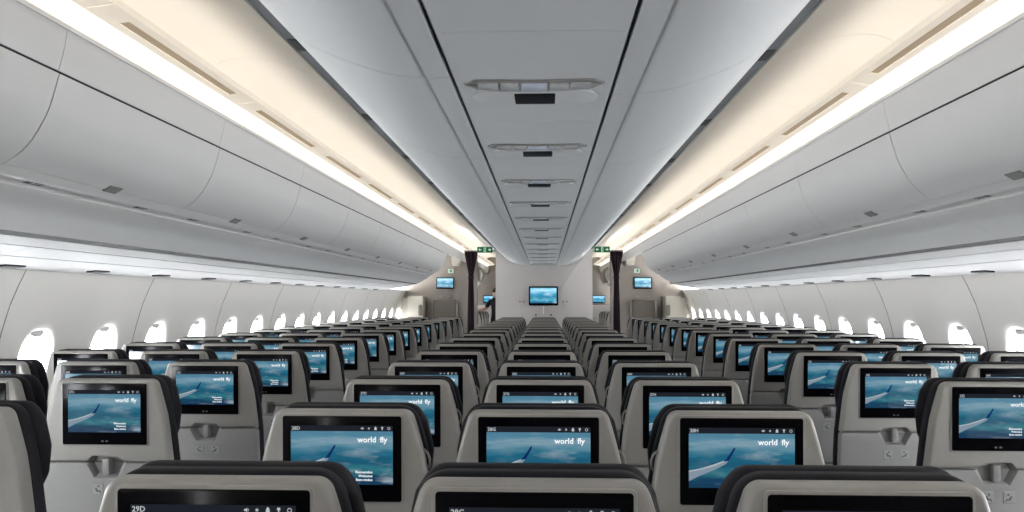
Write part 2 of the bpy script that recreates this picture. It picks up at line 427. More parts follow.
PITCH = .80
ROW0 = 1.341
NROW = 16
CAMX = .030
def in_frame(x, d):
    """does any of the seat reach the frame of the photograph (rough)?"""
    if d < .6: return False
    u0 = 545 + 820 * (x - .25 - CAMX) / (d + .0); u1 = 545 + 820 * (x + .25 - CAMX) / (d + .0)
    e0 = 545 + 820 * (x - .23 - CAMX) / (d + .18); e1 = 545 + 820 * (x + .23 - CAMX) / (d + .18)
    return max(u1, e1) > 4 and min(u0, e0) < 1020
SEATS = []
cols = []
for i, c in enumerate('DGH'): cols.append(('centre', ['left', 'middle', 'right'][i], c, (-.512, 0, .519)[i]))
for i, c in enumerate('CBA'): cols.append(('left', ['aisle', 'middle', 'window'][i], c, -1.548 - i * .523))
for i, c in enumerate('JKL'): cols.append(('right', ['aisle', 'middle', 'window'][i], c, 1.577 + i * .523))
def make_seat(x, d, label, num, group, side, hook, end_arm):
    r = empty('airline_seat', (x, d, 0), label, 'seat', group)
    sh = link('shell', shell_me, r)
    link('back_cushion', cushion_me, r); link('headrest', head_me, r)
    tr_ = link('tray_table', tray_me, r); link('latch', latch_me, tr_); link('pictogram', pic_a, tr_); link('pictogram', pic_b, tr_)
    link('lower_back', lower_me, r)
    s_ = link('screen', screen_me, r); link('screen_surround', lip_me, s_); link('display', display_me, s_)
    if num: link('seat_number', number_mesh(num), s_)
    if hook: link('coat_hook', hook, sh)
    link('seat_cushion', pan_me, r)
    link('armrest', arm_me, r, (.256, 0, 0))
    if end_arm: link('armrest', arm_me, r, (-.256, 0, 0))
    link('leg', leg_a, r); link('leg', leg_b, r)
    return r
for k in range(NROW):
    d = ROW0 + PITCH * k - (.03 if k == 0 else 0)
    for block, pos, letter, x in cols:
        if not in_frame(x, d): continue
        x += .012
        if block == 'left': x -= {0: .05, 1: .048, 2: .034}.get(k, 0)
        if block == 'right': x += {0: .02, 1: .02, 2: .014}.get(k, 0)
        lab = f'grey airline seat with lit screen, {pos} seat of {block} block, {ordinal(k)} row from camera'
        make_seat(x, d, lab, f'{29 - k}{letter}', f'seats of the {block} block', 0, (hook_l if x > .3 else hook_r) if block == 'centre' else None, letter in 'DAJ')
# forward cabin seats glimpsed through the aisles
for s, nm in ((-1, 'left'), (1, 'right')):
    for k in range(4):
        make_seat(s * 1.575, 17.75 + .8 * k, f'grey airline seat in the cabin beyond the {nm} curtain, {ordinal(k)} from the curtain', None, f'seats beyond the {nm} curtain', 0, None, True)

# ------------------------------------------------------------------ cabin shell
Y0, Y1 = -2.4, 23.0          # whole cabin
YC = 15.2                    # centre bulkhead
YO = 16.5                    # outer bulkheads
mb = MB(); box(mb, -3.0, 3.0, Y0, Y1, -.06, 0, .001); struct(link('floor', mb.mesh('floor', ['carpet'])))

WP = [(-1.44, 2.925), (-1.0, 2.94), (-.7, 2.95), (-.45, 2.95), (-.30, 2.94), (-.167, 2.91), (0, 2.86), (.165, 2.785), (.30, 2.72)]
def wall_x(h):
    P = WP
    for i in range(len(P) - 1):
        if h <= P[i + 1][0] or i == len(P) - 2:
            t = (h - P[i][0]) / (P[i + 1][0] - P[i][0])
            p0 = P[max(0, i - 1)]; p3 = P[min(len(P) - 1, i + 2)]
            m1 = (P[i + 1][1] - p0[1]) / (P[i + 1][0] - p0[0]) * (P[i + 1][0] - P[i][0])
            m2 = (p3[1] - P[i][1]) / (p3[0] - P[i][0]) * (P[i + 1][0] - P[i][0])
            a, b = P[i][1], P[i + 1][1]
            return (2 * t**3 - 3 * t**2 + 1) * a + (t**3 - 2 * t**2 + t) * m1 + (-2 * t**3 + 3 * t**2) * b + (t**3 - t**2) * m2
WPITCH = .735
HC, HA, HB = -.425, .172, .262     # window centre height, half width, half height
def wall(side, s, first):
    mb = MB()
    cs = []; c = first
    while c - WPITCH > Y0: c -= WPITCH
    while c < 22.6: cs.append(c); c += WPITCH
    lo, hi = -.80, .20
    N = 48
    for i_, c in enumerate(cs):
        odd = (round((c - first) / WPITCH) + (0 if s < 0 else 1)) % 2 == 0
        ys = (c - WPITCH / 2 + (.0025 if odd else -.0005), c + WPITCH / 2 - (-.0005 if odd else .0025))
        # perimeter of the cell by angle
        per = []; hole = []
        for k in range(N):
            a = 2 * math.pi * (k + .5) / N
            ca, sa = math.cos(a), math.sin(a)
            e = 2 / 2.6
            hole.append((c + HA * abs(ca) ** e * (1 if ca > 0 else -1), HC + HB * abs(sa) ** e * (1 if sa > 0 else -1)))
        # rectangle perimeter matched to the direction from the centre
        for k in range(N):
            dx, dh = hole[k][0] - c, hole[k][1] - HC
            tx = ((ys[1] - c) if dx > 0 else (c - ys[0])) / abs(dx) if abs(dx) > 1e-6 else 1e9
            th = ((hi - HC) if dh > 0 else (HC - lo)) / abs(dh) if abs(dh) > 1e-6 else 1e9
            t = min(tx, th); per.append((c + dx * t, HC + dh * t))
        for cx, ch in ((ys[0], lo), (ys[1], lo), (ys[1], hi), (ys[0], hi)):
            k = min(range(N), key=lambda q: (per[q][0] - cx) ** 2 + (per[q][1] - ch) ** 2); per[k] = (cx, ch)
        rings = []
        for sh, off in ((.86, .062), (.89, .048), (.94, .024), (.98, .009)):
            rings.append([(c + (p[0] - c) * sh, HC + (p[1] - HC) * sh, off) for p in hole])
        rings.append([(p[0], p[1], .004) for p in hole])
        for t in (.08, .2, .4, .6, .8, 1.0):
            rings.append([(h[0] + (p[0] - h[0]) * t, h[1] + (p[1] - h[1]) * t, 0) for h, p in zip(hole, per)])
        vs = [(s * (wall_x(h) + off), y, EYE + h) for rg in rings for (y, h, off) in rg]
        fs = [(r * N + k, r * N + (k + 1) % N, (r + 1) * N + (k + 1) % N, (r + 1) * N + k) for r in range(len(rings) - 1) for k in range(N)]
        mb.add(vs, fs, 0)
        hs = [-1.44, -1.3, -1.15, -1.0, -.9, -.80]
        vs = [(s * wall_x(h), y, EYE + h) for h in hs for y in ys]
        mb.add(vs, [(2 * i, 2 * i + 1, 2 * i + 3, 2 * i + 2) for i in range(len(hs) - 1)], 0)
    # outer skin joints: a backing strip behind every panel seam
    for c in cs:
        if (round((c - first) / WPITCH) + (0 if s < 0 else 1)) % 2: continue
        y = c - WPITCH / 2; hs = [-1.44 + 1.64 * i / 14 for i in range(15)]
        vs = []
        for h in hs:
            for yy, o in ((y - .004, -.001), (y + .004, -.001), (y + .004, .012), (y - .004, .012)): vs.append((s * (wall_x(h) + o), yy, EYE + h))
        fs = []
        for i in range(14):
            for q in range(4): fs.append((4 * i + q, 4 * i + (q + 1) % 4, 4 * i + 4 + (q + 1) % 4, 4 * i + 4 + q))
        mb.add(vs, fs, 1)
    struct(link('wall_' + side, mb.mesh('wall_' + side, ['wall', 'tray'], 40, False)))
    return cs
left_windows = wall('left', -1, 4.71)
right_windows = wall('right', 1, 5.17)
# window unit: frame at the end of the reveal, pane, pleated shade pushed up with its handle
def window_meshes(s):
    N = 48; fr = MB(); pn = MB(); sh = MB()
    def ring(k_): 
        out = []
        for k in range(N):
            a = 2 * math.pi * (k + .5) / N; ca, sa = math.cos(a), math.sin(a); e = 2 / 2.6
            out.append((HA * abs(ca) ** e * (1 if ca > 0 else -1) * k_, HB * abs(sa) ** e * (1 if sa > 0 else -1) * k_))
        return out
    rs = [(ring(.875), .060), (ring(.83), .056), (ring(.81), .062), (ring(.83), .085), (ring(.89), .085)]
    vs = [(s * (wall_x(HC + h) + o), y, EYE + HC + h) for rg, o in rs for y, h in rg]
    fs = [(r * N + k, r * N + (k + 1) % N, ((r + 1) % 5) * N + (k + 1) % N, ((r + 1) % 5) * N + k) for r in range(5) for k in range(N)]
    fr.add(vs, fs)
    a = [(s * (wall_x(HC + h) + .072), y, EYE + HC + h) for y, h in ring(.835)]
    b = [(s * (wall_x(HC + h) + .076), y, EYE + HC + h) for y, h in ring(.835)]
    pn.add(a + b, [tuple(range(N)), tuple(range(2 * N - 1, N - 1, -1))] + [(k, (k + 1) % N, N + (k + 1) % N, N + k) for k in range(N)])
    top = HC + HB * .83
    xx = wall_x(top) + .036
    slab(sh, rounded([(-.045, EYE + top - .006), (.045, EYE + top - .006), (.075, EYE + top + .022), (-.075, EYE + top + .022)], .008, 4), -.012, .012, .004, 2)
    sh.v = [(s * (xx + y), x, z) for x, y, z in sh.v]
    return fr.mesh('frame', ['frame'], 50), pn.mesh('pane', ['pane'], 0), sh.mesh('shade', ['frame'], 50)
wn = 0
for s, ws in ((-1, left_windows), (1, right_windows)):
    f_, p_, h_ = window_meshes(s)
    p2_ = p_.copy(); p2_.materials[0] = M['frame']
    for c in ws:
        wn += 1
        o = struct(link(f'window_{wn}', f_, None, (0, c, 0)))
        if c > 17 or c < .8:
            link('shade', p2_, o); continue  # unseen shut shades, added to cut daylight behind the camera and far forward
        link('pane', p_, o); link('shade_handle', h_, o)
        l = bpy.data.lights.new('window_daylight', 'AREA'); l.shape = 'RECTANGLE'; l.size = .34; l.size_y = .50
        l.cycles.is_portal = True
        lo = bpy.data.objects.new('window_daylight', l); COL.objects.link(lo)
        lo.location = (s * (wall_x(HC) + .11), c, EYE + HC); lo.rotation_euler = (0, R(90) * s, 0)

# roof closing the space above bins, and end walls
mb = MB()
sweep(mb, thick([(-2.98, .18), (-2.7, .75), (-2.0, 1.18), (-1.0, 1.36), (0, 1.42), (1.0, 1.36), (2.0, 1.18), (2.7, .75), (2.98, .18)][::-1], -.04), Y0, Y1)
struct(link('roof', mb.mesh('roof', ['valance'])))
for nm, y in (('wall_rear', Y0), ('wall_forward', Y1)):
    mb = MB(); box(mb, -2.97, 2.97, y - .05, y, 0, 2.85, .002); struct(link(nm, mb.mesh(nm, ['bulkout'])))

# ------------------------------------------------------------------ ceilings, coves, valances (both sides)
tn = 0
BAY = 1.34
seams = {-1: 2.61, 1: 3.70}
def trim(mesh):
    global tn
    tn += 1
    return struct(link(f'trim_{tn}', mesh))
COVE_A, COVE_B = (1.497, .945), (1.545, .876)
for s, nm in ((-1, 'left'), (1, 'right')):
    y = seams[s]
    while y > Y0: y -= BAY
    ys = []
    while y < Y1: ys.append((max(y, Y0), min(y + BAY, Y1))); y += BAY
    # aisle ceiling panels
    mb = MB()
    for a, b in ys: sweep(mb, thick(smoothprof([(.915, .925), (.965, .985), (1.08, 1.07), (1.25, 1.14), (1.45, 1.175), (1.59, 1.145), (1.645, 1.05), (1.65, .955)], 5), .015), a + .002, b - .002, s)
    struct(link('ceiling', mb.mesh('ceiling_' + nm, ['cream'])))
    # cove rail beside the aisle ceiling with the speaker grilles let into it
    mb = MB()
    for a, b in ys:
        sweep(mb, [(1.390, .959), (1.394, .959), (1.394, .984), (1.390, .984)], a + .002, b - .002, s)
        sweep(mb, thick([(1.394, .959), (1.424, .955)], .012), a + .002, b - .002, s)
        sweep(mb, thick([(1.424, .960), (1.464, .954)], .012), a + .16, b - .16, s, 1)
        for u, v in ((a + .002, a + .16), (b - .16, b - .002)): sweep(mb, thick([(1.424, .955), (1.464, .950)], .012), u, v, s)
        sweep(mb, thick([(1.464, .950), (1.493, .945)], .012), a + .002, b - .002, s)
    trim(mb.mesh('cove_glow_rail', ['rail_glow', 'grille']))
    # curved valance below the cove
    mb = MB()
    for a, b in ys: sweep(mb, thick(smoothprof([(1.540, .874), (1.549, .868), (1.556, .82), (1.574, .742)], 3), .015), a + .0015, b - .0015, s)
    trim(mb.mesh('valance', ['valance']))
    mb = MB(); sweep(mb, thick([(1.575, .76), (1.60, .70)], .01), Y0, 13.05, s); trim(mb.mesh('valance_backing', ['dark']))
    # the luminous strip in the cove, one piece to a bay
    nb = 0
    for i, (a, b) in enumerate(ys):
        if b < 1.6: continue
        mb = MB()
        sweep(mb, thick(smoothprof([(1.497, .946), (1.540, .944), (1.568, .925), (1.578, .900)], 3), .010), a + .004, b - .004, s)
        sweep(mb, [(1.425, .976), (1.465, .976), (1.465, .981), (1.425, .981)], a + .004, b - .004, s, 1)
        o = link('cove_light', mb.mesh('cove_light', ['cove', 'led']))
        tag(o, f'warm glowing cove light strip above the {nm} aisle, {ordinal(nb)} bay from the camera', 'cove light', f'cove lights above the {nm} aisle')
        nb += 1
    # grey slot channel between the aisle ceiling and the centre bins, black sockets in it
    mb = MB()
    sweep(mb, thick([(.858, .926), (.920, .931)], .02), Y0, Y1, s)
    y = -1.9 + (.2 if s > 0 else 0)
    while y < 15:
        sweep(mb, thick([(.872, .9235), (.906, .9265)], .012), y, y + .13, s, 1); y += 1.2
    trim(mb.mesh('slot_channel', ['channel', 'dark']))

# ------------------------------------------------------------------ outer overhead bins
DOOR = smoothprof([(1.571, .732), (1.590, .66), (1.610, .60), (1.655, .52), (1.700, .472), (1.752, .440)], 4)
RAIL = smoothprof([(1.758, .440), (1.785, .416), (1.820, .408), (1.835, .400), (1.830, .392)], 4)
LOW = smoothprof([(1.838, .396), (1.90, .345), (1.98, .30), (2.045, .264)], 4)
def place_on(prof, t, y, s, w, h, lift, mb, mi):
    """small plate of w along the cabin and h along the profile lying on the profile at fraction t"""
    i = t * (len(prof) - 1); a = Vector(prof[int(i)]); b = Vector(prof[min(len(prof) - 1, int(i) + 1)])
    p = a.lerp(b, i - int(i)); d = (b - a).normalized(); n = Vector((d.y, -d.x))
    if n.x > 0: n = -n
    vs = []
    for k, dn in ((0, 0), (1, lift)):
        for u, v in ((-1, -1), (1, -1), (1, 1), (-1, 1)):
            q = p + d * (v * h / 2) + n * (dn - .002 if k == 0 else dn)
            vs.append((s * q.x, y + u * w / 2, EYE + q.y * YS))
    mb.add(vs, [(0, 1, 2, 3), (4, 5, 6, 7), (0, 1, 5, 4), (1, 2, 6, 5), (2, 3, 7, 6), (3, 0, 4, 7)], mi)
for s, nm in ((-1, 'left'), (1, 'right')):
    y = seams[s] - 2 * BAY if s < 0 else seams[s] - 2 * BAY
    n = 0
    while y + BAY < 13.5:
        a, b = y, y + BAY; y += BAY
        seen = b > 2.4
        if not seen: continue
        o = empty('overhead_bin', (s * 1.9, a, EYE + .3), f'white closed overhead bin above the {nm} seats, {ordinal(n)} bin from the camera', 'overhead bin', f'overhead bins above the {nm} seats')
        def part(name, mb, mats, parent=o, smooth=35):
            me = mb.mesh(name, mats, smooth); me.transform(Matrix.Translation((-s * 1.9, -a, -EYE - .3))) if parent is o else me.transform(Matrix.Translation((-s * 1.9, -a, -EYE - .3)))
            return link(name, me, parent)
        mb = MB(); sweep(mb, thick(DOOR, .02), a + .003, b - .003, s); dr = part('bin_door', mb, ['bin'])
        mb = MB(); place_on(DOOR, .955, (a + b) / 2, s, .095, .040, .004, mb, 0); part('latch', mb, ['latch'], dr, 0)
        mb = MB(); sweep(mb, thick(RAIL, .02), a + .001, b - .001, s); rl = part('hand_rail', mb, ['bin'])
        for q, off in ((0, .22), (1, BAY - .34)):
            mb = MB()
            place_on(RAIL, .42, a + off, s, .036, .022, .0012, mb, 0)
            for j in range(4): place_on(RAIL, .36 + .10 * (j % 2), a + off + .040 + .030 * (j // 2), s, .024, .006, .0012, mb, 0)
            part('row_sign', mb, ['channel', 'binlow'], rl, 0)
        mb = MB(); sweep(mb, thick(LOW, .02), a + .001, b - .001, s); part('bin_floor', mb, ['binlow'])
        mb = MB(); sweep(mb, [(1.60, .745), (1.64, .62), (1.70, .52), (1.80, .45), (1.90, .40), (2.05, .30), (2.5, .35), (2.6, .80), (1.75, .95)], a + .02 if a > 2 else a, b - .004, s); part('bin_body', mb, ['channel'])
        # closed side wall of the last bin
        if y + BAY >= 13.5:
            mb = MB(); sweep(mb, [(1.575, .735), (1.590, .66), (1.612, .60), (1.657, .52), (1.765, .44), (1.85, .40), (2.0, .30), (2.05, .28), (2.5, .35), (2.6, .80), (1.75, .95)], b - .003, b + .02, s); part('end_panel', mb, ['bin'])
        n += 1
    # service ledge under the bins
    mb = MB()
    sweep(mb, thick([(2.046, .2635), (2.104, .2555)], .01), 1.0, 13.4, s, 1)
    trim(mb.mesh('ledge_groove', ['bin', 'dark']))
    n = 0; yy = 1.17 + (.2 if s > 0 else 0) + .75
    while yy < 13.3:
        a, b = yy, min(yy + 1.6, 13.4); yy += 1.6
        if b < 3.4: continue
        o = empty('service_panel', (s * 2.4, a, EYE + .2), f'white passenger service panel under the {nm} bins, {ordinal(n)} from the camera', 'service panel', f'service panels under the {nm} bins')
        T = Matrix.Translation((-s * 2.4, -a, -EYE - .2))
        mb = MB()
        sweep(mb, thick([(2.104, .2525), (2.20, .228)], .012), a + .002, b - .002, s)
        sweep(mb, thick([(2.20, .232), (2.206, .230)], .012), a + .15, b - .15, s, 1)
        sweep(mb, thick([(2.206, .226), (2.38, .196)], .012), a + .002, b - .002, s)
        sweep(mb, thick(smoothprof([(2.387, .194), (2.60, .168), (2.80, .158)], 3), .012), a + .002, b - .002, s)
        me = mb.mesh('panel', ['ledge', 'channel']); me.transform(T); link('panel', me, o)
        for off in (.35, 1.15):
            if a + off + .1 > b: continue
            mb = MB(); sweep(mb, [(2.585, .162), (2.64, .156), (2.64, .170), (2.585, .176)], a + off, a + off + .16, s)
            me = mb.mesh('air_outlet', ['black']); me.transform(T); link('air_outlet', me, o)
        n += 1

# ------------------------------------------------------------------ centre bins and the service units between them
CB = smoothprof([(.300, .622), (.330, .620), (.45, .640), (.64, .715), (.75, .805), (.825, .880), (.865, .922)], 4)
for s, nm in ((-1, 'left'), (1, 'right')):
    y = .95 if s < 0 else 1.15
    n = 0
    while y < 15.0:
        a, b = y, min(y + BAY, YC - .004); y += BAY
        if b - a < .3: continue
        o = empty('centre_overhead_bin', (s * .6, a, EYE + .8), f'pale grey centre overhead bin door on the {nm} aisle side, {ordinal(n)} from the camera', 'overhead bin', f'centre bins facing the {nm} aisle')
        T = Matrix.Translation((-s * .6, -a, -EYE - .8))
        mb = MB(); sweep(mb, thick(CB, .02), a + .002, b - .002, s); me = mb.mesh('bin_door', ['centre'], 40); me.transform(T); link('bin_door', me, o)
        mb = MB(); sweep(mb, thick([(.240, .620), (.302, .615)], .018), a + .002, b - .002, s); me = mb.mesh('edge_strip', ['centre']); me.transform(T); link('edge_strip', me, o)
        mb = MB(); sweep(mb, [(.24, .66), (.45, .68), (.64, .765), (.74, .845), (.81, .93), (.76, 1.1), (.24, 1.1)], a, b, s); me = mb.mesh('bin_body', ['channel']); me.transform(T); link('bin_body', me, o)
        n += 1
mb = MB(); sweep(mb, [(-.30, .642), (-.30, .66), (.30, .66), (.30, .642)], .3, YC); trim(mb.mesh('centre_backing', ['channel']))
PS = .976
def crescent(cx, cy, w, d, n=14, up=0.0):
    """lens shape: almost straight rear edge, bowed front edge, pointed ends"""
    top = []; bot = []
    for k in range(n + 1):
        t = -1 + 2 * k / n
        bow = .25 * d * t * t
        th = (1 - abs(t) ** 5) ** .5
        top.append((cx + t * w / 2, cy - bow - .50 * d * th)); bot.append((cx + t * w / 2, cy - bow + .50 * d * th))
    return top + bot[::-1]
def hslab(mb, ol, z0, z1, mi=0, bev=.002):
    """outline in (x, y) given height"""
    t = MB(); slab(t, ol, -z1, -z0, bev, 2, 0)
    mb.add([(x, z, -y) for x, y, z in t.v], t.f, mi)
for k in range(-1, 13):
    a = 1.91 + PS * k; b = min(a + PS, YC - .004)
    if b - a < .3: continue
    zc = EYE + .62 * YS
    o = empty('passenger_service_unit', (0, a, zc), f'white centre ceiling service unit with reading lights, {ordinal(k + 1)} from the camera', 'service unit', 'service units along the centre ceiling')
    c = PS * .487
    mb = MB()
    # panel drops gently in front of the lamps and steps up to the scoop behind them
    prof = [(.0, .003), (.03, 0), (c - .075, 0), (c + .066, .000), (c + .075, .012), (c + .10, .013), (c + .25, .002), (PS - .03, 0), (b - a - .002, .003)]
    wv = .228
    vs = []
    for (yy, dz) in prof:
        for xx in (-wv, -.19, -.16, .16, .19, wv):
            vs.append((xx, yy, dz if abs(xx) < .17 else (0 if abs(xx) < .2 else 0)))
    nn = len(prof); fs = [(i * 6 + j, i * 6 + j + 1, i * 6 + j + 7, i * 6 + j + 6) for i in range(nn - 1) for j in range(5)]
    base = len(vs)
    vs += [(-wv, 0, .03), (wv, 0, .03), (wv, b - a - .002, .03), (-wv, b - a - .002, .03)]
    fs += [(base, base + 1, base + 2, base + 3), (0, 1, 2, 3, 4, 5, base + 1, base), tuple((nn - 1) * 6 + q for q in range(6)) + (base + 2, base + 3), tuple(i * 6 for i in range(nn)) + (base + 3, base), tuple(i * 6 + 5 for i in range(nn)) + (base + 2, base + 1)]
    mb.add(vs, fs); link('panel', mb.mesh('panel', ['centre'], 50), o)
    mb = MB(); hslab(mb, crescent(0, c, .408, .12), -.006, .012, 0, .003)
    lb = link('reading_light_bar', mb.mesh('reading_light_bar', ['latch'], 40), o)
    for (x0, x1, mt) in ((-.165, -.105, 'lens'), (-.10, -.045, 'lens'), (-.038, .038, 'lensblue'), (.045, .10, 'lens'), (.105, .165, 'lens')):
        mb = MB(); yc_ = c - .25 * .12 * ((x0 + x1) / .408) ** 2; hd = .042 if abs(x0 + x1) < .2 else .036
        hslab(mb, rounded([(x0, yc_ - hd), (x1, yc_ - hd), (x1, yc_ + hd), (x0, yc_ + hd)], .008, 3), -.0085, 0, 0, .002)
        link('lens', mb.mesh('lens', [mt], 40), lb)
    mb = MB(); hslab(mb, rounded([(-.063, c + .095), (.063, c + .095), (.063, c + .225), (-.063, c + .225)], .004, 3), -.003, .02, 0, .001)
    t2 = MB(); hslab(t2, rounded([(-.195, c + .072), (.195, c + .072), (.195, c + .235), (-.195, c + .235)], .07, 8), -.0015, .02, 0, .0015)
    link('scoop', t2.mesh('scoop', ['centre'], 40), o)
    dp = link('sign_display', mb.mesh('sign_display', ['black'], 40), o)

# ------------------------------------------------------------------ bulkheads
def wallplate(name, ol, y, t, mat):
    mb = MB(); slab(mb, ol, y, y + t, .003, 2); return struct(link(name, mb.mesh(name, [mat])))
top = [(.235, .628), (.30, .625), (.45, .645), (.64, .718), (.76, .81), (.83, .895), (.865, .945)]
ol = [(-.885, 0), (.905, 0), (.905, EYE + .985)] + [(x, EYE + h * YS + .02) for x, h in reversed(top)] + [(-x, EYE + h * YS + .02) for x, h in top] + [(-.885, EYE + .985)]
wallplate('wall_front', ol, YC, .06, 'bulk')
for s, nm in ((-1, 'left'), (1, 'right')):
    ol = [(1.33, 0), (2.70, 0), (2.86, .45), (2.92, .9), (2.92, 1.14), (2.84, EYE + .05), (2.70, EYE + .72), (1.9, EYE + 1.15), (1.56, EYE + 1.05), (1.56, EYE + .87), (1.33, EYE + .87)]
    if s < 0: ol = [(-x, z) for x, z in reversed(ol)]
    wallplate('wall_front_' + nm, ol, YO, .05, 'bulkout')

def tv(name, cx, cz, w, h, y, label):
    o = empty(name, (cx, y, cz), label, 'monitor', 'wall monitors')
    mb = MB(); slab(mb, rect(-w / 2, -h / 2, w / 2, h / 2, .012), -.05, 0, .006, 2); fr = link('frame', mb.mesh('frame', ['bezel']), o)
    mb = MB(); b = .08 * h
    q = [(-w / 2 + b, -.052, -h / 2 + b * 1.6), (w / 2 - b, -.052, -h / 2 + b * 1.6), (w / 2 - b, -.052, h / 2 - b), (-w / 2 + b, -.052, h / 2 - b)]
    mb.add(q, [(0, 1, 2, 3)], 0, [(0, .1), (1, .1), (1, .95), (0, .95)])
    link('display', mb.mesh('display', ['tvpic'], 0, False), o)
    return o
M['tvpic'] = screen_picture('monitor picture', 1.7)
tv('wall_monitor', 0, EYE + .075, .54, .355, YC, 'lit black monitor on the centre bulkhead at the end of the middle block')
for s, nm in ((-1, 'left'), (1, 'right')):
    tv('wall_monitor', s * 1.98, EYE + .34, .36, .235, YO, f'small lit monitor on the {nm} bulkhead above the jump seat')
    tv('wall_monitor', s * 1.52, EYE + .02, .36, .22, Y1 - .052, f'small lit monitor seen past the {nm} curtain on the far wall')
# fittings on the centre bulkhead
mb = MB(); tube(mb, [(0, YC - .003, EYE - .11), (.002, YC - .003, EYE - .26)], .008, 8); tag(link('cable_cover', mb.mesh('cable_cover', ['frame'])), 'thin white cable cover under the centre monitor', 'cable cover')
for s, nm in ((-1, 'left'), (1, 'right')):
    o = empty('bassinet_fitting', (s * .40, YC + .004, EYE - .06), f'small pale bassinet fitting on the bulkhead {nm} of the centre monitor', 'fitting', 'bassinet fittings')
    mb = MB(); slab(mb, rounded([(-.02, -.10), (.02, -.10), (.055, .05), (-.055, .05)], .01, 3), -.012, 0, .003, 2); link('plate', mb.mesh('plate', ['bulk']), o)
    for t in (-1, 1):
        mb = MB(); disc(mb, t * .035, .03, -.012, .014, 10, 0, .02); link('knob', mb.mesh('knob', ['channel']), o)
    mb = MB(); disc(mb, 0, 0, 0, .016, 10, 0, .03); tag(link('door_stop_button', mb.mesh('button', ['black']), None, (s * .14, YC + .004, EYE - .275)), f'small black button on the bulkhead below the monitor, {nm} one', 'button', 'bulkhead buttons')

# ------------------------------------------------------------------ items at the outer bulkheads
def sign(name, x, y, z, w, h, label, dim=False):
    o = empty(name, (x, y, z), label, 'exit sign', 'exit signs')
    mb = MB(); slab(mb, rect(-w / 2, -h / 2, w / 2, h / 2, .006), -.015, .015, .003, 2); link('sign_box', mb.mesh('sign_box', ['green' if not dim else 'exit_white']), o)
    mb = MB(); c = 0; yy = -.017
    sx = w / .27; P = lambda pts: [(x_ * sx, z_ * sx) for x_, z_ in pts]
    if not dim:
        poly(mb, P([(-.018, -.04), (.02, -.04), (.02, .04), (-.018, .04)]), yy + .0005, 1)
        poly(mb, P([(-.012, -.034), (-.004, -.035), (.002, -.012), (.010, -.020), (.014, -.034), (.018, -.030), (.012, -.008), (.006, .012), (.014, .004), (.016, .010), (.004, .022), (.006, .034), (-.004, .034), (-.006, .018), (-.014, .006), (-.010, .002), (-.004, .010), (-.006, -.010)]), yy, 0)
        for t in (-1, 1):
            a = [(t * .060, -.008), (t * .085, -.008), (t * .085, -.028), (t * .115, 0), (t * .085, .028), (t * .085, .008), (t * .060, .008)]
            ar = MB(); slab(ar, P(a[::-1] if t < 0 else a), yy, -.010, .0005, 1); link('arrow', ar.mesh('arrow', ['exit_white'], 0), o)
    else:
        poly(mb, P([(-.03, -.06), (.05, -.06), (.05, .06), (-.03, .06)]), yy, 0)
    link('pictogram', mb.mesh('pictogram', ['green' if dim else 'green', 'exit_white'], 0, False), o)
    return o
